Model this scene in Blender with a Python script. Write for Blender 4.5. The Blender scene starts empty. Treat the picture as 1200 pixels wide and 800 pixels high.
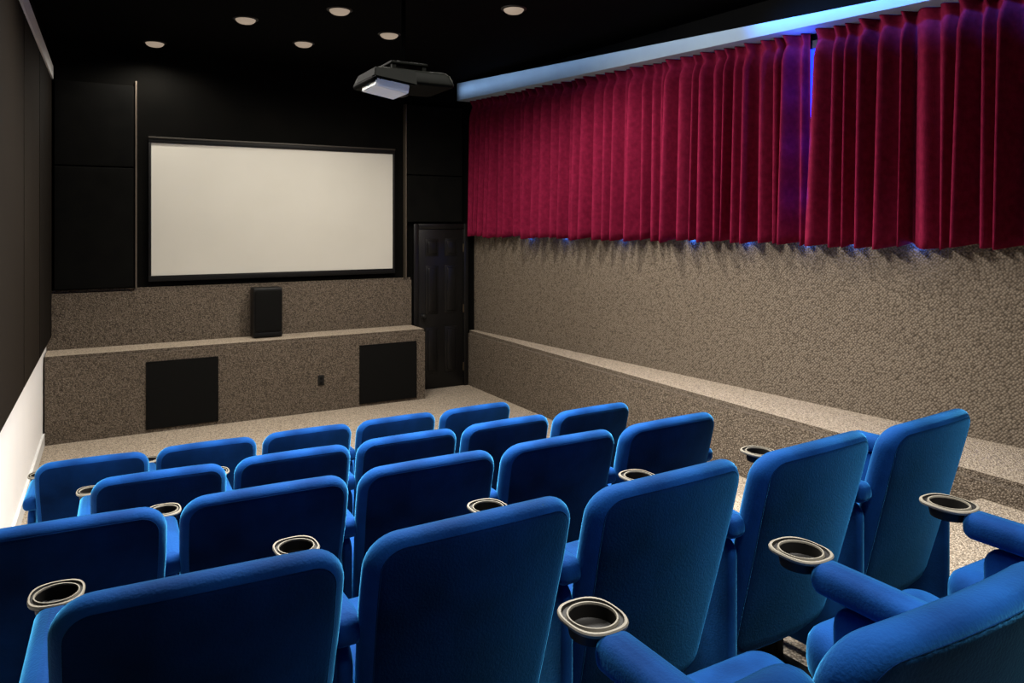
import bpy, bmesh, math, random
from mathutils import Vector, Matrix
random.seed(7)
SC = bpy.context.scene
COL = SC.collection
R = math.radians

# ------------------------------------------------------------------ materials
def principled(name, color, rough=0.6, metal=0.0, spec=0.5, sheen=0.0, sheen_tint=(1,1,1,1), emis=None, estr=0.0):
    m = bpy.data.materials.new(name); m.use_nodes = True
    b = m.node_tree.nodes['Principled BSDF']
    b.inputs['Base Color'].default_value = (*color, 1)
    b.inputs['Roughness'].default_value = rough
    b.inputs['Metallic'].default_value = metal
    b.inputs['Specular IOR Level'].default_value = spec
    b.inputs['Sheen Weight'].default_value = sheen
    b.inputs['Sheen Roughness'].default_value = 0.35
    b.inputs['Sheen Tint'].default_value = sheen_tint
    if emis:
        b.inputs['Emission Color'].default_value = (*emis, 1)
        b.inputs['Emission Strength'].default_value = estr
    return m

def ramp_node(nt, stops):
    r = nt.nodes.new('ShaderNodeValToRGB')
    e = r.color_ramp.elements
    e[0].position, e[0].color = stops[0][0], (*stops[0][1], 1)
    e[1].position, e[1].color = stops[-1][0], (*stops[-1][1], 1)
    for p, c in stops[1:-1]:
        n = e.new(p); n.color = (*c, 1)
    return r

def noisy(name, c1, c2, scale=8, rough=0.6, bump=0.0, spec=0.4, sheen=0.0, sheen_tint=(1,1,1,1), detail=4, bscale=None, lo=0.3, hi=0.7):
    m = principled(name, c1, rough, 0, spec, sheen, sheen_tint)
    nt = m.node_tree; b = nt.nodes['Principled BSDF']
    tc = nt.nodes.new('ShaderNodeTexCoord')
    n = nt.nodes.new('ShaderNodeTexNoise'); n.inputs['Scale'].default_value = scale; n.inputs['Detail'].default_value = detail
    nt.links.new(tc.outputs['Object'], n.inputs['Vector'])
    r = ramp_node(nt, [(lo, c1), (hi, c2)])
    nt.links.new(n.outputs['Fac'], r.inputs['Fac'])
    nt.links.new(r.outputs['Color'], b.inputs['Base Color'])
    if bump:
        n2 = nt.nodes.new('ShaderNodeTexNoise'); n2.inputs['Scale'].default_value = bscale or scale*8
        nt.links.new(tc.outputs['Object'], n2.inputs['Vector'])
        bp = nt.nodes.new('ShaderNodeBump'); bp.inputs['Strength'].default_value = bump; bp.inputs['Distance'].default_value = 0.01
        nt.links.new(n2.outputs['Fac'], bp.inputs['Height'])
        nt.links.new(bp.outputs['Normal'], b.inputs['Normal'])
    return m

def carpet(name, dark, mid, light, scale, zrot=0.0, xrot=0.0, rnd=1.0, relief=0.008):
    m = principled(name, mid, 0.95, 0, 0.1)
    nt = m.node_tree; b = nt.nodes['Principled BSDF']
    tc = nt.nodes.new('ShaderNodeTexCoord')
    m1 = nt.nodes.new('ShaderNodeMapping'); m1.inputs['Rotation'].default_value = (0,0,zrot)
    m2 = nt.nodes.new('ShaderNodeMapping'); m2.inputs['Rotation'].default_value = (xrot,0,0)
    nt.links.new(tc.outputs['Object'], m1.inputs['Vector']); nt.links.new(m1.outputs['Vector'], m2.inputs['Vector'])
    vec = m2.outputs['Vector']
    v = nt.nodes.new('ShaderNodeTexVoronoi'); v.inputs['Scale'].default_value = scale; v.inputs['Randomness'].default_value = rnd
    nt.links.new(vec, v.inputs['Vector'])
    sp = nt.nodes.new('ShaderNodeSeparateColor')
    nt.links.new(v.outputs['Color'], sp.inputs['Color'])
    n = nt.nodes.new('ShaderNodeTexNoise'); n.inputs['Scale'].default_value = scale*0.5; n.inputs['Detail'].default_value = 2
    nt.links.new(vec, n.inputs['Vector'])
    mx = nt.nodes.new('ShaderNodeMath'); mx.operation = 'MULTIPLY_ADD'
    nt.links.new(n.outputs['Fac'], mx.inputs[0]); mx.inputs[1].default_value = 0.35
    ms = nt.nodes.new('ShaderNodeMath'); ms.operation = 'MULTIPLY'; ms.inputs[1].default_value = 0.6
    nt.links.new(sp.outputs[0], ms.inputs[0]); nt.links.new(ms.outputs[0], mx.inputs[2])
    r = ramp_node(nt, [(0.16, dark), (0.46, mid), (0.80, light)])
    nt.links.new(mx.outputs[0], r.inputs['Fac'])
    r2 = ramp_node(nt, [(0.25, (1,1,1)), (0.75, (0.42,0.42,0.42))])
    nt.links.new(v.outputs['Distance'], r2.inputs['Fac'])
    mc = nt.nodes.new('ShaderNodeMix'); mc.data_type = 'RGBA'; mc.blend_type = 'MULTIPLY'; mc.inputs[0].default_value = 1
    nt.links.new(r.outputs['Color'], mc.inputs[6]); nt.links.new(r2.outputs['Color'], mc.inputs[7])
    nt.links.new(mc.outputs[2], b.inputs['Base Color'])
    bp = nt.nodes.new('ShaderNodeBump'); bp.inputs['Strength'].default_value = 0.8; bp.inputs['Distance'].default_value = relief; bp.invert = True
    nt.links.new(v.outputs['Distance'], bp.inputs['Height']); nt.links.new(bp.outputs['Normal'], b.inputs['Normal'])
    return m

M = {}
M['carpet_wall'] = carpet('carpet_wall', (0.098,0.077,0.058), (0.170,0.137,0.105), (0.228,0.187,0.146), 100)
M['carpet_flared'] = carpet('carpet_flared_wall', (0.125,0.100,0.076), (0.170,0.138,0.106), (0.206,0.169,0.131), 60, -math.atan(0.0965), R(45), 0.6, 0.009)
M['carpet_floor_lit'] = carpet('carpet_floor_lit', (0.345,0.282,0.214), (0.475,0.398,0.309), (0.58,0.492,0.388), 104)  # lighter copy of the wall carpet; light on upward faces is in the colour
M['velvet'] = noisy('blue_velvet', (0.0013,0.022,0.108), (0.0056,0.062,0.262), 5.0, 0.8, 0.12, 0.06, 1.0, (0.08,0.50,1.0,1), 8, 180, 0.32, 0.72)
M['velvet_shaded'] = noisy('shaded_blue_velvet', (0.0004,0.0055,0.030), (0.0020,0.022,0.106), 4.0, 0.9, 0.12, 0.04, 0.85, (0.06,0.42,1.0,1), 8, 180, 0.34, 0.78)  # darker copy of the blue velvet; shade on seat backs put into the colour
M['curtain'] = noisy('crimson_curtain', (0.125,0.0056,0.0245), (0.192,0.0100,0.039), 22, 0.9, 0.30, 0.05, 0.0, (1.0,0.25,0.4,1), 6, 170)
M['black_wall'] = noisy('black_wall', (0.0015,0.0015,0.0013), (0.0026,0.0024,0.0020), 3, 0.85, 0.0, 0.05)
M['black_matte'] = principled('black_matte_paint', (0.0006,0.0006,0.0006), 1.0, 0, 0.0)
M['black_panel'] = noisy('black_fabric_panel', (0.0019,0.0019,0.0018), (0.0034,0.0034,0.0030), 6, 0.85, 0.1, 0.06, bscale=200)
M['brown_panel'] = noisy('brown_fabric_panel', (0.0105,0.0076,0.0052), (0.0140,0.0102,0.007), 60, 0.85, 0.15, 0.06, bscale=150)
M['brown_dark'] = noisy('dark_brown_fabric_panel', (0.0050,0.0037,0.0026), (0.0068,0.0051,0.0037), 60, 0.85, 0.15, 0.06, bscale=150)
M['ceiling'] = noisy('black_ceiling', (0.0011,0.0011,0.0013), (0.0020,0.0020,0.0020), 2, 0.9, 0.0, 0.03)
M['white_wall'] = noisy('white_paint', (0.86,0.86,0.865), (0.90,0.895,0.89), 3, 0.7, 0.05, 0.3)
M['white_trim'] = noisy('white_trim_paint', (0.62,0.63,0.62), (0.70,0.70,0.69), 5, 0.5, 0.0, 0.4)
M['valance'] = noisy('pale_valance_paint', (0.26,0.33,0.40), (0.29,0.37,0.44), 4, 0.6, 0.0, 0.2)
M['screen'] = noisy('matte_white_screen', (0.515,0.502,0.452), (0.545,0.532,0.482), 1.5, 0.85, 0.0, 0.15)
M['black_frame'] = principled('black_frame', (0.004,0.004,0.004), 0.5, 0, 0.2)
M['black_plastic'] = noisy('black_plastic', (0.006,0.006,0.006), (0.010,0.010,0.009), 30, 0.45, 0.0, 0.25)
M['grille'] = noisy('black_grille_cloth', (0.003,0.003,0.003), (0.005,0.005,0.0045), 120, 0.85, 0.2, 0.10)
M['door'] = noisy('black_door_paint', (0.004,0.004,0.004), (0.0065,0.006,0.006), 4, 0.35, 0.0, 0.3)
M['steel'] = principled('dark_steel', (0.004,0.004,0.004), 0.6, 0.0, 0.15)
M['brass'] = principled('dull_brass', (0.12,0.09,0.055), 0.4, 0.9)
M['strip'] = principled('brown_strip', (0.08,0.064,0.048), 0.5, 0.3)
M['rail'] = principled('dark_screen_rail', (0.03,0.026,0.02), 0.5, 0.2)
M['cup'] = noisy('grey_brown_plastic', (0.18,0.163,0.128), (0.225,0.204,0.162), 20, 0.5, 0.0, 0.35)
M['cup_dark'] = principled('dark_cup_well', (0.009,0.008,0.007), 0.55, 0, 0.25)
M['proj_body'] = noisy('projector_dark_shell', (0.0011,0.0013,0.0010), (0.0018,0.0018,0.0014), 10, 0.6, 0.0, 0.02)
M['proj_pale'] = principled('projector_pale_shell', (0.90,0.90,0.82), 0.4)
M['lens_glass'] = principled('lens_glass', (0.01,0.012,0.02), 0.05, 0, 0.8)
M['lamp_face'] = principled('warm_lamp_face', (0.10,0.085,0.075), 0.5, 0, 0.2, emis=(1.0,0.78,0.58), estr=0.32)
M['lamp_trim'] = principled('lamp_trim_ring', (0.02,0.018,0.016), 0.5, 0, 0.2)
M['window_glow'] = principled('blue_lit_glass', (0.02,0.05,0.2), 0.2, emis=(0.004,0.016,1.0), estr=7.0)
M['back_wall'] = noisy('dark_back_wall', (0.010,0.008,0.007), (0.015,0.013,0.011), 3, 0.8)

# ------------------------------------------------------------------ mesh helpers
def new(): return bmesh.new()

def obj(name, bm, mats, parent=None, smooth=True, angle=40):
    if not isinstance(mats, (list, tuple)): mats = [mats]
    bmesh.ops.recalc_face_normals(bm, faces=bm.faces)
    me = bpy.data.meshes.new(name); bm.to_mesh(me); bm.free()
    for m in mats: me.materials.append(m)
    if smooth:
        me.polygons.foreach_set('use_smooth', [True]*len(me.polygons))
        try: me.set_sharp_from_angle(angle=R(angle))
        except Exception: pass
    o = bpy.data.objects.new(name, me); COL.objects.link(o)
    if parent: o.parent = parent
    return o

def tag(o, label, cat, group=None):
    o['label'] = label; o['category'] = cat
    if group: o['group'] = group
    return o

def thing(name, label, cat, loc=(0,0,0), rz=0, group=None):
    o = bpy.data.objects.new(name, None); COL.objects.link(o)
    o.empty_display_size = 0.1
    o.location = loc; o.rotation_euler = (0,0,rz)
    tag(o, label, cat, group); return o

def struct(o):
    o['kind'] = 'structure'; return o

def hexa(bm, p, mat=0):
    v = [bm.verts.new(q) for q in p]
    fs = []
    for idx in ((0,1,2,3),(4,5,6,7),(0,1,5,4),(1,2,6,5),(2,3,7,6),(3,0,4,7)):
        f = bm.faces.new([v[i] for i in idx]); f.material_index = mat; fs.append(f)
    return v, fs

def box(bm, x0, x1, y0, y1, z0, z1, mat=0, bev=0.0, seg=2):
    v, fs = hexa(bm, [(x0,y0,z0),(x1,y0,z0),(x1,y1,z0),(x0,y1,z0),(x0,y0,z1),(x1,y0,z1),(x1,y1,z1),(x0,y1,z1)], mat)
    if bev:
        ed = list({e for f in fs for e in f.edges})
        r = bmesh.ops.bevel(bm, geom=ed, offset=bev, segments=seg, affect='EDGES', profile=0.5)
        for f in r['faces']: f.material_index = mat

def prism(bm, pts, z0, z1, mat=0):
    a = [bm.verts.new((x,y,z0)) for x,y in pts]; b = [bm.verts.new((x,y,z1)) for x,y in pts]
    n = len(pts)
    bm.faces.new(a).material_index = mat; bm.faces.new(b).material_index = mat
    for i in range(n):
        bm.faces.new([a[i],a[(i+1)%n],b[(i+1)%n],b[i]]).material_index = mat

def prism_x(bm, pts, x0, x1, mat=0):
    a = [bm.verts.new((x0,y,z)) for y,z in pts]; b = [bm.verts.new((x1,y,z)) for y,z in pts]
    n = len(pts)
    bm.faces.new(a).material_index = mat; bm.faces.new(b).material_index = mat
    for i in range(n):
        bm.faces.new([a[i],a[(i+1)%n],b[(i+1)%n],b[i]]).material_index = mat

def loft(bm, rings, mat=0, cap0=True, cap1=True, mats=None):
    vs = [[bm.verts.new(p) for p in r] for r in rings]
    n = len(vs[0])
    for j, (a, b) in enumerate(zip(vs, vs[1:])):
        m = mats[j] if mats else mat
        for i in range(n):
            bm.faces.new([a[i],a[(i+1)%n],b[(i+1)%n],b[i]]).material_index = m
    if cap0: bm.faces.new(vs[0]).material_index = mats[0] if mats else mat
    if cap1: bm.faces.new(vs[-1]).material_index = mats[-1] if mats else mat

def rr(w, h, r, n=6, m=6):
    r = max(0.0015, min(r, w/2-0.0005, h/2-0.0005)); pts = []
    cs = [(w/2-r, h/2-r, 0), (-w/2+r, h/2-r, 90), (-w/2+r, -h/2+r, 180), (w/2-r, -h/2+r, 270)]
    for i, (cx, cy, a0) in enumerate(cs):
        arc = [(cx+r*math.cos(R(a0+90*k/n)), cy+r*math.sin(R(a0+90*k/n))) for k in range(n+1)]
        pts += arc
        nx, ny, na = cs[(i+1)%4]
        e = (nx+r*math.cos(R(a0+90)), ny+r*math.sin(R(a0+90)))
        s = arc[-1]
        for k in range(1, m+1):
            t = k/(m+1); pts.append((s[0]+(e[0]-s[0])*t, s[1]+(e[1]-s[1])*t))
    return pts

def pad_profile(t, e, D, dome_a, dome_b, steps=5):
    def half(sign, dome):
        out = []
        for i in range(6):
            a = R(90*i/5); out.append((e*(1-math.cos(a)), sign*(t/2-e+e*math.sin(a))))
        for i in range(1, steps+1):
            q = i/steps; d = e+(D-e)*q
            out.append((d, sign*(t/2+dome*math.sin(q*math.pi/2))))
        return out
    return list(reversed(half(1, dome_a))) + half(-1, dome_b)

def slab(bm, w, h, r, prof, fn, mat=0, n=6, m=6, mats=None):
    rings = []
    for d, c in prof:
        rings.append([fn(a, b, c) for a, b in rr(w-2*d, h-2*d, r-d, n, m)])
    loft(bm, rings, mat, mats=mats)

def tube(bm, pts, r, closed=False, n=8, mat=0):
    P = [Vector(p) for p in pts]; N = len(P); rings = []
    for i in range(N):
        if closed: t = P[(i+1)%N]-P[i-1]
        else: t = P[min(i+1,N-1)]-P[max(i-1,0)]
        t.normalize()
        u = Vector((0,1,0.2))
        a = t.cross(u).normalized(); b = t.cross(a).normalized()
        rings.append([P[i]+a*r*math.cos(2*math.pi*k/n)+b*r*math.sin(2*math.pi*k/n) for k in range(n)])
    vs = [[bm.verts.new(p) for p in q] for q in rings]
    rng = range(N) if closed else range(N-1)
    for i in rng:
        A, B = vs[i], vs[(i+1)%N]
        for k in range(n):
            bm.faces.new([A[k],A[(k+1)%n],B[(k+1)%n],B[k]]).material_index = mat
    if not closed:
        bm.faces.new(vs[0]).material_index = mat; bm.faces.new(vs[-1]).material_index = mat

def lathe(bm, prof, cx, cy, n=28, mat=0, caps=(True, True), axis='z'):
    rings = []
    for r, z in prof:
        ring = []
        for k in range(n):
            a = 2*math.pi*k/n
            if axis == 'z': ring.append((cx+r*math.cos(a), cy+r*math.sin(a), z))
            elif axis == 'y': ring.append((cx+r*math.cos(a), z, cy+r*math.sin(a)))
            else: ring.append((z, cx+r*math.cos(a), cy+r*math.sin(a)))
        rings.append(ring)
    loft(bm, rings, mat, caps[0], caps[1])

# ------------------------------------------------------------------ room shell  (x across, y towards the screen, z up)
H_CEIL = 3.92
F_WALL = 8.80
FW = F_WALL-0.004
LEDGE_R = 4.32
def left_r(f): return -0.35 - 0.027*(8.32-f)
def right_r(f): return 4.43 + 0.0965*(8.8-f)
YB = -2.2

bm = new()
prism_x(bm, [(9.1,0),(4.38,0),(4.38,0.175),(3.40,0.175),(3.40,0.38),(2.34,0.38),(2.34,0.567),(1.38,0.567),(1.38,0.695),(YB,0.695),(YB,-0.1),(9.1,-0.1)], -0.8, LEDGE_R)
struct(obj('floor', bm, M['carpet_floor_lit'], smooth=False))

bm = new(); box(bm, -0.9, 6.0, YB-0.2, 9.1, H_CEIL, H_CEIL+0.1)
struct(obj('ceiling', bm, M['ceiling'], smooth=False))

bm = new(); box(bm, -0.9, 6.0, F_WALL, F_WALL+0.2, -0.1, H_CEIL)
struct(obj('wall_front', bm, M['black_wall'], smooth=False))

bm = new(); box(bm, -0.9, 6.0, YB-0.15, YB, -0.1, H_CEIL)
struct(obj('wall_back', bm, M['back_wall'], smooth=False))

bm = new()
LW = [(left_r(F_WALL),F_WALL),(left_r(YB),YB),(left_r(YB)-0.2,YB),(left_r(YB)-0.2,F_WALL)]
prism(bm, LW, -0.1, 1.0, 0)
prism(bm, LW, 1.0, 3.6, 2)
prism(bm, LW, 3.6, H_CEIL, 1)
struct(obj('wall_left', bm, [M['white_wall'], M['black_wall'], M['brown_dark']], smooth=False))

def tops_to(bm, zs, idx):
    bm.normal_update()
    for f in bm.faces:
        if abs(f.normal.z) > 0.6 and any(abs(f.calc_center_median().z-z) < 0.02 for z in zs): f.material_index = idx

bm = new()
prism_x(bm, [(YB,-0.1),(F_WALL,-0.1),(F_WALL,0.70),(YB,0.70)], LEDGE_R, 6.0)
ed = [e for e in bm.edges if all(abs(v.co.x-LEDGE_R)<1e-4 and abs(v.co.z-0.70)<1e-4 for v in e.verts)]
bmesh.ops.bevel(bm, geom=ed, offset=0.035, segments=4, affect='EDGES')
tops_to(bm, [0.70], 2)  # ledge top painted lighter to look lit from above
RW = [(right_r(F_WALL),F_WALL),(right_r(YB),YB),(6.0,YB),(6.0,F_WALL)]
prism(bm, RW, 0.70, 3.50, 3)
prism(bm, RW, 3.50, H_CEIL, 1)
struct(obj('wall_right', bm, [M['carpet_wall'], M['black_wall'], M['carpet_floor_lit'], M['carpet_flared']], smooth=True, angle=50))

bm = new()
fa, fb = 8.30, 5.0
prism(bm, [(left_r(fa),fa),(left_r(fb),fb),(left_r(fb)+0.018,fb),(left_r(fa)+0.018,fa)], 0.0, 0.12)
struct(obj('baseboard_left', bm, M['white_trim'], smooth=False))
bm = new()
fa, fb = F_WALL-0.02, 1.0
prism(bm, [(left_r(fa),fa),(left_r(fb),fb),(left_r(fb)+0.06,fb),(left_r(fa)+0.06,fa)], 3.53, 3.66)
struct(obj('trim_1', bm, M['white_trim'], smooth=False))
bm = new(); box(bm, 0.448, 0.466, F_WALL-0.10, F_WALL, 1.42, 3.57, 0, 0.004)
struct(obj('trim_2', bm, M['strip'], smooth=False))
bm = new(); box(bm, 3.44, 3.455, F_WALL-0.09, F_WALL, 1.42, 3.57, 0, 0.004)
struct(obj('trim_3', bm, M['strip'], smooth=False))

# window behind the curtain
W0, W1 = 2.0, 7.7
def wpt(f, off, z): return (right_r(f)-off, f, z)
def wall_block(bm, f0, f1, o0, o1, z0, z1, mat=0):
    hexa(bm, [wpt(f0,o0,z0),wpt(f1,o0,z0),wpt(f1,o1,z0),wpt(f0,o1,z0),wpt(f0,o0,z1),wpt(f1,o0,z1),wpt(f1,o1,z1),wpt(f0,o1,z1)], mat)
bm = new()
wall_block(bm, W0, W1, 0, 0.03, 2.06, 2.11); wall_block(bm, W0, W1, 0, 0.03, 3.44, 3.50)
for f in (W0+0.03, 3.2, 4.8, 6.2, W1-0.03): wall_block(bm, f-0.03, f+0.03, 0, 0.03, 2.11, 3.44)
wf = struct(obj('window_1', bm, M['black_frame'], smooth=False))
bm = new(); wall_block(bm, W0+0.06, W1-0.06, 0.0, 0.01, 2.11, 3.44)
obj('window_pane', bm, M['window_glow'], wf, smooth=False)

# ------------------------------------------------------------------ door
bm = new()
D0, D1, DH = 3.63, 4.25, 2.02
box(bm, D0, D1, F_WALL-0.045, F_WALL, 0.005, DH, 0, 0.003)
cw = (D1-D0-0.27)/2
for cx in (D0+0.09, D0+0.18+cw):
    for z0, z1 in ((0.20,0.78),(0.95,1.56),(1.68,1.90)):
        box(bm, cx, cx+cw, F_WALL-0.053, F_WALL-0.04, z0, z1, 0, 0.006)
        box(bm, cx+0.03, cx+cw-0.03, F_WALL-0.064, F_WALL-0.05, z0+0.03, z1-0.03, 0, 0.010)
door = struct(obj('door_1', bm, M['door']))
bm = new()
box(bm, D0-0.07, D0-0.003, F_WALL-0.06, F_WALL, 0, DH+0.07, 0, 0.006)
box(bm, D1+0.003, LEDGE_R-0.005, F_WALL-0.06, F_WALL, 0, DH+0.07, 0, 0.006)
box(bm, D0-0.003, D1+0.003, F_WALL-0.06, F_WALL, DH+0.003, DH+0.07, 0, 0.006)
obj('door_frame', bm, M['door'], door)
for z in (0.25, 1.0, 1.78):
    bm = new(); lathe(bm, [(0.010,z-0.05),(0.010,z+0.05)], D1-0.004, F_WALL-0.055, 10); obj('hinge', bm, M['brass'], door)
bm = new()
lathe(bm, [(0.03,F_WALL-0.046),(0.03,F_WALL-0.056),(0.012,F_WALL-0.06),(0.012,F_WALL-0.085),(0.028,F_WALL-0.095),(0.03,F_WALL-0.115),(0.018,F_WALL-0.13)], D0+0.05, 0.93, 16, axis='y')
obj('door_knob', bm, M['black_plastic'], door)

# ------------------------------------------------------------------ stage
bm = new()
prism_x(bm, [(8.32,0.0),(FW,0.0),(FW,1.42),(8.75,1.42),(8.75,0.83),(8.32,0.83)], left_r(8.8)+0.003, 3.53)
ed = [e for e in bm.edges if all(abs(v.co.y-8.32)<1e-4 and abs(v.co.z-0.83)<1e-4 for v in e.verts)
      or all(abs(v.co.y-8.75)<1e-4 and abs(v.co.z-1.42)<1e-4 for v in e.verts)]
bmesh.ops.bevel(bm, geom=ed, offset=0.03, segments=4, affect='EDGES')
tops_to(bm, [0.83], 1)  # stage ledge gets the lighter carpet, standing in for overhead light
tag(obj('stage_platform', bm, [M['carpet_wall'], M['carpet_floor_lit']], angle=50), 'speckled brown carpeted two tier stage under the white screen', 'stage')

def grille_panel(x0, x1, z0, z1, label):
    t = thing('speaker_grille', label, 'speaker grille', ((x0+x1)/2, 8.32, z0), 0, 'square black grilles in the stage front')
    w, h = (x1-x0)/2, z1-z0
    bm = new()
    k = 0.014
    box(bm,-w,w,-0.014,-0.001,0,k,0,0.003); box(bm,-w,w,-0.014,-0.001,h-k,h,0,0.003)
    box(bm,-w,-w+k,-0.014,-0.001,k,h-k,0,0.003); box(bm,w-k,w,-0.014,-0.001,k,h-k,0,0.003)
    obj('frame', bm, M['grille'], t)
    bm = new()
    slab(bm, 2*w-2*k+0.002, h-2*k+0.002, 0.01, pad_profile(0.011,0.003,0.06,0.0,0.001,3), lambda a,b,c: Vector((a,-0.0075+c,b+h/2)))
    obj('grille_cloth', bm, M['grille'], t)
grille_panel(0.525, 1.205, 0.035, 0.71, 'square black speaker grille in the stage front, below and left of the centre speaker')
grille_panel(2.72, 3.42, 0.03, 0.70, 'square black speaker grille in the stage front, nearest the black door')

t = thing('wall_outlet', 'small dark electrical outlet on the stage front between the two grilles', 'outlet', (2.28, 8.32, 0.29))
bm = new(); box(bm,-0.035,0.035,-0.008,-0.001,0,0.115,0,0.003); obj('cover_plate', bm, M['black_plastic'], t)
for z in (0.032, 0.083):
    bm = new(); lathe(bm, [(0.017,-0.008),(0.017,-0.012),(0.014,-0.013)], 0, z, 16, axis='y'); obj('socket', bm, M['steel'], t)

t = thing('center_speaker', 'upright black speaker standing on the stage ledge below the screen', 'speaker', (1.755, 8.60, 0.832))
bm = new(); box(bm,-0.155,0.155,-0.06,0.13,0.004,0.55,0,0.012,3); obj('cabinet', bm, M['black_plastic'], t)
bm = new(); slab(bm,0.285,0.45,0.02,pad_profile(0.03,0.008,0.12,0,0.004,4),lambda a,b,c: Vector((a,-0.072+c,b+0.30))); obj('grille', bm, M['grille'], t)
bm = new(); box(bm,-0.142,0.142,-0.072,-0.058,0.02,0.06,0,0.003); obj('badge_plate', bm, M['black_frame'], t)
for x in (-0.12,0.12):
    for y in (-0.03,0.10):
        bm = new(); lathe(bm,[(0.012,0.0),(0.012,0.006)],x,y,12); obj('foot', bm, M['black_plastic'], t)

# ------------------------------------------------------------------ projection screen
SX0, SX1, SZ0, SZ1 = 0.575, 3.315, 1.48, 3.0
t = thing('projection_screen', 'large cream white projection screen in black frame on the front wall', 'screen', ((SX0+SX1)/2, FW, SZ0))
w, h = (SX1-SX0)/2, SZ1-SZ0
bm = new()
box(bm,-w,w,-0.05,0,h-0.055,h,0,0.005); box(bm,-w,w,-0.05,0,0,0.06,0,0.005)
box(bm,-w,-w+0.028,-0.05,0,0.06,h-0.055,0,0.005); box(bm,w-0.028,w,-0.05,0,0.06,h-0.055,0,0.005)
obj('frame', bm, M['black_frame'], t)
bm = new(); box(bm,-w+0.028,w-0.028,-0.035,-0.005,0.06,h-0.055); obj('screen_surface', bm, M['screen'], t, smooth=False)
bm = new(); box(bm,-w,w,-0.058,-0.046,h-0.010,h+0.008,0,0.003); obj('top_rail', bm, M['rail'], t)

# ------------------------------------------------------------------ acoustic panels
def front_panel(x0,x1,z0,z1,label,depth=0.08,mat='black_panel'):
    bm = new()
    W,Hh = x1-x0, z1-z0
    slab(bm, W, Hh, 0.01, pad_profile(depth,0.01,0.12,0,0,2), lambda a,b,c: Vector(((x0+x1)/2+a, FW-depth/2+c, (z0+z1)/2+b)))
    tag(obj('acoustic_panel', bm, M[mat]), label, 'acoustic panel', 'black fabric panels on the front wall')
front_panel(left_r(8.75)+0.065, 0.44, 1.43, 2.665, 'lower black fabric panel left of the screen, above the stage')
front_panel(left_r(8.75)+0.065, 0.44, 2.675, 3.52, 'upper black fabric panel in the corner left of the screen')
front_panel(3.465, 4.22, 2.11, 2.69, 'lower black fabric panel directly above the black door')
front_panel(3.465, 4.22, 2.70, 3.57, 'upper black fabric panel right of the screen, beside the curtain')

for i,(f0,f1) in enumerate(((7.31,8.70),(6.06,7.29),(4.60,6.04))):
    bm = new()
    p = lambda f,o,z: (left_r(f)+o, f, z)
    z0,z1 = 0.97,3.525
    v,fs = hexa(bm,[p(f0,0.004,z0),p(f1,0.004,z0),p(f1,0.05,z0),p(f0,0.05,z0),p(f0,0.004,z1),p(f1,0.004,z1),p(f1,0.05,z1),p(f0,0.05,z1)])
    bmesh.ops.bevel(bm, geom=list(bm.edges), offset=0.008, segments=2, affect='EDGES')
    tag(obj('wall_panel', bm, M['brown_dark' if i == 0 else 'brown_panel']),
        ('tall blackish brown fabric panel on the left wall, farthest, next to the screen corner',
         'tall dark brown fabric panel on the left wall, second from the screen corner',
         'tall dark brown fabric panel on the left wall, nearest, cut by the photo edge')[i],
        'wall panel', 'tall fabric panels on the left wall')

# ------------------------------------------------------------------ curtain and valance
def val_top(f): return 3.90 - (8.8-f)*0.051
def val_bot(f): return 3.675 - (8.8-f)*0.024
bm = new()
vo = 0.26
fa, fb = F_WALL-0.02, 0.6
NS = 12
def vring(f):
    return [wpt(f,0.002,val_bot(f)),wpt(f,vo,val_bot(f)),wpt(f,vo,val_top(f)),wpt(f,vo-0.03,val_top(f)),wpt(f,vo-0.03,val_bot(f)+0.03),wpt(f,0.002,val_bot(f)+0.03)]
loft(bm,[vring(fa+(fb-fa)*i/NS) for i in range(NS+1)])
tag(obj('curtain_valance', bm, M['valance'], smooth=False), 'long pale valance board above the red curtains, lit blue', 'valance')

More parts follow.
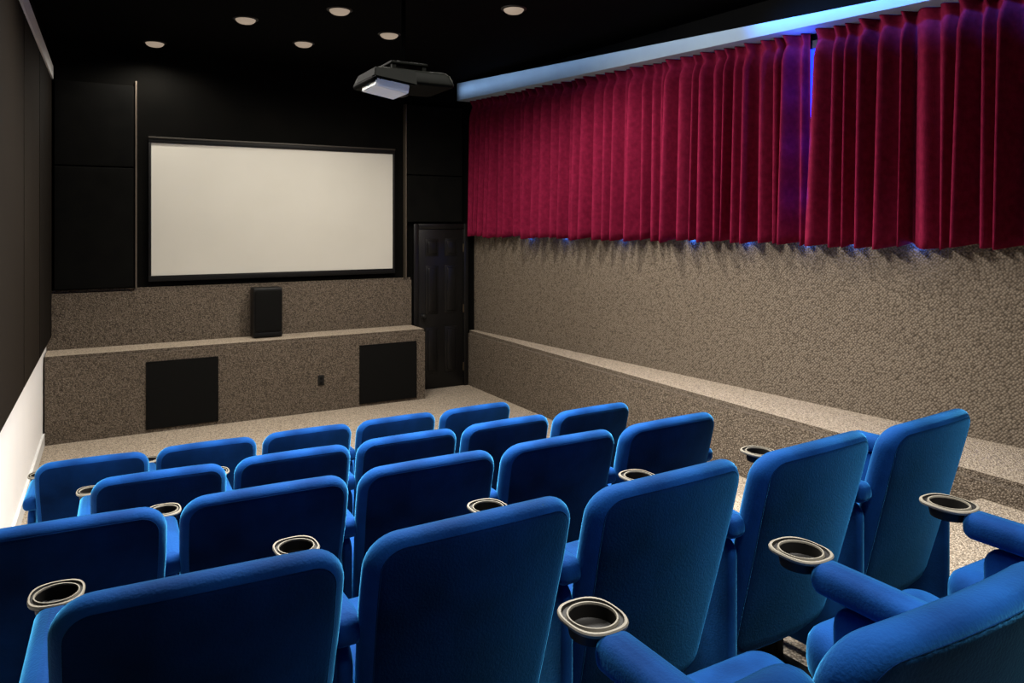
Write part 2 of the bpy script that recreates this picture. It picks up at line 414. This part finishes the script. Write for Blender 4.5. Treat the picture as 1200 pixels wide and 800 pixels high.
def curtain(f0, f1, folds, seed, label, skew0=0.0):
    rnd = random.Random(seed)
    n = folds*20; rows = 24
    am = [rnd.uniform(0.6,1.2) for _ in range(folds+2)]
    wd = [rnd.uniform(0.62,1.38) for _ in range(folds)]
    tot = sum(wd); edges = [0]
    for q in wd: edges.append(edges[-1]+q/tot)
    lean = [rnd.uniform(-0.030,0.030) for _ in range(folds+2)]
    lean[0] = 0; lean[folds] = 0; lean[folds+1] = 0
    sh = [rnd.uniform(-0.3,0.3) for _ in range(folds+2)]
    hz = [rnd.uniform(-0.020,0.020) for _ in range(folds+2)]
    pw = [rnd.uniform(1.0,2.6) for _ in range(folds+2)]
    bm = new(); grid = []
    for j in range(rows+1):
        q = j/rows                      # 0 top .. 1 bottom
        line = []
        pinch = 1-0.55*math.exp(-((q-0.05)/0.03)**2)      # gathered just under the heading tape
        for i in range(n+1):
            s = i/n*folds; k = int(min(s,folds-1)); t = s-k
            f = f0+(f1-f0)*(edges[k]+(edges[k+1]-edges[k])*t)
            tt = min(1,max(0,t+sh[k]*math.sin(math.pi*t)*0.5*(0.4+0.6*q)))
            ridge = math.sin(math.pi*tt)**pw[k]
            amp = (0.100+0.045*q)*(0.4+0.6*wd[k])*pinch
            off = 0.045+amp*ridge*am[k]+0.010*q*math.sin(2*math.pi*t*2+k)*math.sin(math.pi*t)
            ff = f+(lean[k]+(lean[k+1]-lean[k])*t)*q + skew0*q*max(0,1-s/2.0)
            top = val_bot(f)-0.002
            zb = 1.945+(hz[k]+(hz[k+1]-hz[k])*t)-0.022*ridge
            z = top+(zb-top)*q
            line.append(bm.verts.new(wpt(ff,off,z)))
        grid.append(line)
    for j in range(rows):
        for i in range(n):
            bm.faces.new([grid[j][i],grid[j][i+1],grid[j+1][i+1],grid[j+1][i]])
    t = obj('curtain', bm, M['curtain'], angle=180)
    tag(t, label, 'curtain', 'crimson curtains on the right wall')
    md = t.modifiers.new('thickness','SOLIDIFY'); md.thickness = 0.003; md.offset = 0
    return t
curtain(8.76, 3.895, 38, 3, 'crimson pleated curtain nearest the screen, hanging left of the blue gap')
curtain(3.832, 0.9, 25, 5, 'crimson pleated curtain nearest the camera, hanging right of the blue gap', 0.062)

# ------------------------------------------------------------------ ceiling lights
CANS = ((0.61,8.38,'round ceiling downlight farthest left, above the upper left panel'),
        (1.245,7.01,'round ceiling downlight second from the left'),
        (1.92,7.65,'round ceiling downlight over the screen, lower of the middle pair'),
        (1.89,6.31,'round ceiling downlight over the screen, higher of the middle pair'),
        (2.55,6.89,'round ceiling downlight directly above the projector'),
        (3.17,5.55,'round ceiling downlight farthest right, above the gap between projector and curtain'))
for (x,y,lab),pw in zip(CANS,(100,66,56,105,170,345)):
    t = thing('ceiling_light', lab, 'ceiling light', (x,y,H_CEIL), 0, 'recessed ceiling downlights')
    bm = new(); lathe(bm,[(0.085,-0.001),(0.110,-0.001),(0.110,-0.006),(0.10,-0.012),(0.088,-0.011),(0.085,-0.004)],0,0,32,caps=(False,False))
    obj('trim_ring', bm, M['lamp_trim'], t)
    bm = new(); lathe(bm,[(0.088,-0.003),(0.085,-0.015),(0.076,-0.028),(0.058,-0.039),(0.034,-0.045),(0.010,-0.047)],0,0,28); obj('lamp_face', bm, M['lamp_face'], t)
    l = bpy.data.lights.new('downlight_lamp','SPOT'); l.energy = pw; l.color = (1.0,0.92,0.80)
    l.spot_size = R(165); l.spot_blend = 0.6; l.shadow_soft_size = 0.06
    o = bpy.data.objects.new('downlight_lamp',l); COL.objects.link(o); o.location = (x,y,H_CEIL-0.055)

# ------------------------------------------------------------------ projector
t = thing('projector', 'dark ceiling mounted projector on a pole in front of the screen', 'projector', (1.58,4.04,H_CEIL))
zc = 2.885-H_CEIL
bm = new()
def proj_map(a,b,c):
    k = 1-0.24*max(0,c)/0.07
    return Vector((a*k,b*k,zc+0.015+c))
slab(bm,0.49,0.38,0.04,pad_profile(0.085,0.018,0.16,0.006,0.0,4),proj_map)
obj('body', bm, M['proj_body'], t)
bm = new()
v,fs = hexa(bm,[(-0.225,-0.17,zc-0.052),(-0.035,-0.17,zc-0.082),(-0.035,0.06,zc-0.082),(-0.225,0.06,zc-0.052),
                (-0.225,-0.19,zc-0.010),(-0.035,-0.19,zc-0.034),(-0.035,0.06,zc-0.034),(-0.225,0.06,zc-0.010)])
bmesh.ops.bevel(bm, geom=list(bm.edges), offset=0.005, segments=2, affect='EDGES')
obj('lower_panel', bm, M['proj_pale'], t)
bm = new()
v,fs = hexa(bm,[(-0.245,-0.212,zc-0.008),(0.0,-0.212,zc-0.040),(0.0,0.10,zc-0.040),(-0.245,0.10,zc-0.008),
                (-0.235,-0.195,zc+0.045),(0.0,-0.195,zc+0.045),(0.0,0.10,zc+0.045),(-0.235,0.10,zc+0.045)])
bmesh.ops.bevel(bm, geom=list(bm.edges), offset=0.006, segments=2, affect='EDGES')
obj('rear_shell', bm, M['proj_body'], t)
bm = new()
lathe(bm,[(0.045,0.17),(0.05,0.205),(0.05,0.23),(0.042,0.23),(0.038,0.215)],0.08,zc+0.015,24,axis='y'); ln = obj('lens_barrel', bm, M['black_plastic'], t)
bm = new(); lathe(bm,[(0.038,0.212),(0.03,0.220),(0.01,0.223)],0.08,zc+0.015,24,axis='y'); obj('lens', bm, M['lens_glass'], ln)
bm = new(); box(bm,-0.11,0.11,-0.10,0.10,zc+0.095,zc+0.110,0,0.004)
for x in (-0.09,0.09):
    for y in (-0.08,0.08): box(bm,x-0.012,x+0.012,y-0.012,y+0.012,zc+0.05,zc+0.10)
obj('mount_plate', bm, M['proj_body'], t)
bm = new(); lathe(bm,[(0.014,zc+0.105),(0.014,-0.02)],0,0,16); obj('pole', bm, M['black_matte'], t)
bm = new(); lathe(bm,[(0.075,-0.02),(0.075,-0.001)],0,0,24); obj('ceiling_flange', bm, M['black_plastic'], t)

# ------------------------------------------------------------------ theater seat
BH = 0.68; ZB = 0.19; TAN = math.tan(R(14.5))
BT = 0.076; BW = 0.53
def back_map(a, b, c):
    q = (b+BH/2)/BH                                   # 0 bottom .. 1 top
    x = a*(0.91+0.09*min(1,q*1.3))
    z = ZB+BH/2+b-0.013*q*(2*a/BW)**2
    pad = 0.014*max(0,1-(2*a/BW)**2)*max(0,1-(2*b/BH)**2)     # soft upholstered swell on both faces
    y = 0.04+(0.87-z)*TAN - c*(1+pad/(BT/2)) + 0.026*(2*a/BW)**2
    return Vector((x,y,z))
ARM_Z = 0.672
ARM_X = 0.2835
CS = 0.91
def arm_parts(root, sx, CUP_Y, with_cup=True):
    bm = new()
    Y0 = 0.115
    L = (CUP_Y-0.046 if with_cup else CUP_Y-0.02)-Y0
    slab(bm,0.078,L,0.026,pad_profile(0.066,0.027,0.034,0.002,0.0,2),lambda a,b,c: Vector((sx+a,Y0+L/2+b,ARM_Z-0.034+c-0.006*((b/L)**2))),n=5,m=4)
    slab(bm,0.35,0.56,0.05,pad_profile(0.036,0.015,0.1,0.0,0.0,2),lambda a,b,c: Vector((sx+c,0.31+a,0.32+b)),n=5,m=4)
    arm = obj('armrest', bm, M['velvet'], root)
    if not with_cup: return arm
    bm = new(); N = 40
    def ring(ax, ay, ex, z):
        out = []
        for k in range(N):
            a = 2*math.pi*k/N; c, s = math.cos(a), math.sin(a)
            d = CS*(abs(c)**ex+abs(s)**ex)**(-1/ex)
            out.append((sx+ax*d*c, CUP_Y+ay*d*s, ARM_Z+z))
        return out
    loft(bm,[ring(0.057,0.065,2.5,-0.010),ring(0.062,0.072,2.7,-0.008),ring(0.063,0.073,2.7,-0.003),ring(0.061,0.071,2.7,0.000),
             ring(0.0575,0.0655,2.5,0.000)],0,False,False)
    loft(bm,[ring(0.0575,0.0655,2.5,0.000),ring(0.0570,0.0635,2.3,-0.005),ring(0.052,0.056,2.1,-0.005)],1,False,False)
    loft(bm,[ring(0.052,0.056,2.1,-0.005),ring(0.0512,0.0545,2.0,0.000),ring(0.0485,0.051,2,0.000),ring(0.0475,0.0495,2,-0.004)],0,False,False)
    obj('cup_holder', bm, [M['cup'], M['cup_dark']], arm, angle=30)
    bm = new()
    loft(bm,[ring(0.0477,0.0497,2,-0.003),ring(0.046,0.048,2,-0.028),ring(0.042,0.044,2,-0.031)],0,False,True)
    loft(bm,[ring(0.057,0.064,2.5,-0.0105),ring(0.050,0.052,2.2,-0.015),ring(0.047,0.049,2.0,-0.036)],0,False,True)
    obj('cup_well', bm, M['cup_dark'], arm)
    return arm

def make_seat(name, right=None, cup_y=0.545, shaded=True):
    root = bpy.data.objects.new(name, None); COL.objects.link(root); root.empty_display_size = 0.1
    bm = new()
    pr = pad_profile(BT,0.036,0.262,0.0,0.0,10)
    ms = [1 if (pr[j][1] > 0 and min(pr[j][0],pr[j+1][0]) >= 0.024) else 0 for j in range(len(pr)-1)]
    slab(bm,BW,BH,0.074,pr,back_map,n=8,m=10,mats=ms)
    back = obj('backrest', bm, [M['velvet'], M['velvet_shaded'] if shaded else M['velvet']], root, angle=180)  # rear centre of the back carries the painted shade
    bm = new()
    d = 0.025
    e_c = BT/2-0.036+0.036*math.sin(math.acos(1-d/0.036))
    tube(bm,[back_map(a,b,e_c-0.0009) for a,b in rr(BW-2*d,BH-2*d,0.074-d,8,10)],0.0015,True,6)
    obj('piping', bm, M['velvet_shaded'], back, angle=180)
    bm = new()
    slab(bm,0.46,0.47,0.07,pad_profile(0.14,0.055,0.22,0.02,0.0,5),lambda a,b,c: Vector((a,0.405+b,0.375+c+0.05*(b/0.47))),n=7,m=6)
    obj('seat_cushion', bm, M['velvet'], root, angle=180)
    for sx in (-0.17,0.17):
        bm = new()
        box(bm,sx-0.03,sx+0.03,0.20,0.54,0.0,0.025,0,0.006); box(bm,sx-0.018,sx+0.018,0.32,0.41,0.02,0.31,0,0.006)
        obj('leg', bm, M['steel'], root)
    bm = new(); box(bm,-0.19,0.19,0.33,0.39,0.255,0.30,0,0.006); obj('crossbar', bm, M['steel'], root)
    arm_parts(root,-ARM_X,cup_y)
    if right: arm_parts(root,ARM_X,cup_y,right == 'cup')
    return root

def copy_tree(o, parent=None):
    c = o.copy(); COL.objects.link(c)
    if parent: c.parent = parent
    for ch in list(o.children): copy_tree(ch, c)
    return c

seats = {'a': make_seat('theater_seat'), 'b': make_seat('theater_seat', 'cup'), 'c': make_seat('theater_seat', None, 0.575, False), 'd': make_seat('theater_seat', 'plain')}
EVEN = (-2.5,-1.5,-0.5,0.5,1.5)
rows = [('front',-0.25,4.464,0.0,0.567,range(5),EVEN),('second',-0.005,3.466,0.175,0.567,range(5),EVEN),('third',-0.336,2.445,0.38,0.569,range(5),EVEN),
        ('fourth',-0.088,1.47,0.567,0.580,range(5),(-2.5,1.5,2.5,3.5,4.5)),('rear',-0.318,0.56,0.695,0.567,range(1,5),(0,0,0,0,0))]
col_words = ['leftmost, by the left wall','second from the left wall','in the middle of the row','second from the right aisle','rightmost, beside the right aisle']
used = set()
for rn, r0, f0, z0, pitch, ks, yaws in rows:
    for k in ks:
        key = 'c' if rn == 'rear' else ('a' if k < 4 else ('d' if rn == 'fourth' else 'b'))
        src = seats[key]
        if key not in used: o = src; used.add(key)
        else: o = copy_tree(src)
        o.location = (r0+pitch*(k+0.5), f0, z0)
        o.rotation_euler = (0,0,R(yaws[k]))
        rowname = {'front':'front row nearest the screen','second':'second row from the screen','third':'third row from the screen','fourth':'fourth row from the screen','rear':'rear row nearest the camera'}[rn]
        if rn != 'rear':
            lab = 'blue velvet seat in the %s, %s' % (rowname, col_words[k])
        else:
            lab = {1:'blue velvet rear row seat with only backrest top and armrest showing at bottom edge',
                   2:'blue velvet rear row seat whose large backrest fills the bottom right corner',
                   3:'blue velvet rear row seat showing its cushion at the right edge, between two armrests',
                   4:'blue velvet rear row seat showing only a cup holder armrest at the right edge'}[k]
        tag(o, lab, 'theater seat', 'blue velvet theater seats in rows')

# ------------------------------------------------------------------ lights
def area(name, loc, target, sx, sy, power, color, spread=None):
    l = bpy.data.lights.new(name,'AREA'); l.shape='RECTANGLE'; l.size=sx; l.size_y=sy; l.energy=power; l.color=color
    if spread: l.spread = R(spread)
    o = bpy.data.objects.new(name,l); COL.objects.link(o); o.location = loc
    o.rotation_euler = (Vector(target)-Vector(loc)).to_track_quat('-Z','Y').to_euler(); return o
area('house_fill', (1.3,5.2,3.88), (1.3,5.0,0), 2.4, 0.6, 96, (1.0,0.94,0.86), 130)  # unseen ceiling fill, added to brighten the room
area('row_fill', (1.5,3.15,3.86), (1.5,3.15,0), 2.8, 0.4, 235, (1.0,0.96,0.90), 110)  # added fill with no fitting, brightens the seat tops
area('rear_row_fill', (1.7,0.50,3.86), (1.7,0.6,0), 1.8, 0.4, 32, (1.0,0.96,0.90), 72)  # unseen fill added for the rear seat tops
area('curtain_fill', (0.35,5.4,3.80), (4.9,3.4,2.2), 0.7, 0.3, 52, (1.0,0.94,0.87), 80)  # unseen wash added for the curtains and right wall
area('blue_light', wpt(2.9,0.85,3.80), wpt(2.9,0.26,3.66), 2.6, 0.05, 16, (0.03,0.26,1.0), 48)  # unseen lamp added before the valance, turns its near end blue
area('blue_light', wpt(5.2,0.90,3.84), wpt(5.2,0.26,3.75), 7.0, 0.05, 4, (0.45,0.66,1.0), 48)  # long weak lamp, also added, tints the whole valance pale blue
for f in (7.55, 6.9, 6.0, 5.1, 4.5, 3.95, 3.55, 3.1):  # hidden point lamps added to throw blue spots under the hem
    l = bpy.data.lights.new('blue_glint','POINT'); l.energy = 0.6; l.color = (0.03,0.16,1.0); l.shadow_soft_size = 0.01
    o = bpy.data.objects.new('blue_glint',l); COL.objects.link(o); o.location = wpt(f,0.022,1.950)
for z,e in ((3.45,2.4),(3.1,1.5),(2.7,1.0),(2.3,0.7)):  # hidden point lamps added to spill blue onto folds beside the gap
    l = bpy.data.lights.new('blue_gap_fill','POINT'); l.energy = e; l.color = (0.03,0.10,1.0); l.shadow_soft_size = 0.01
    o = bpy.data.objects.new('blue_gap_fill',l); COL.objects.link(o); o.location = wpt(3.875,0.20,z)

w = bpy.data.worlds.new('world'); SC.world = w; w.use_nodes = True
w.node_tree.nodes['Background'].inputs[0].default_value = (0.02,0.02,0.022,1)
w.node_tree.nodes['Background'].inputs[1].default_value = 0.5

# ------------------------------------------------------------------ camera
cam = bpy.data.cameras.new('camera'); co = bpy.data.objects.new('camera',cam); COL.objects.link(co)
cam.sensor_width = 36; cam.lens = 880/1200*36; cam.shift_y = -138/1200; cam.clip_start = 0.02
co.location = (0,0,2.09); co.rotation_euler = (R(90),0,R(-29.6))
SC.camera = co
SC.view_settings.view_transform = 'Standard'
SC.view_settings.look = 'None'
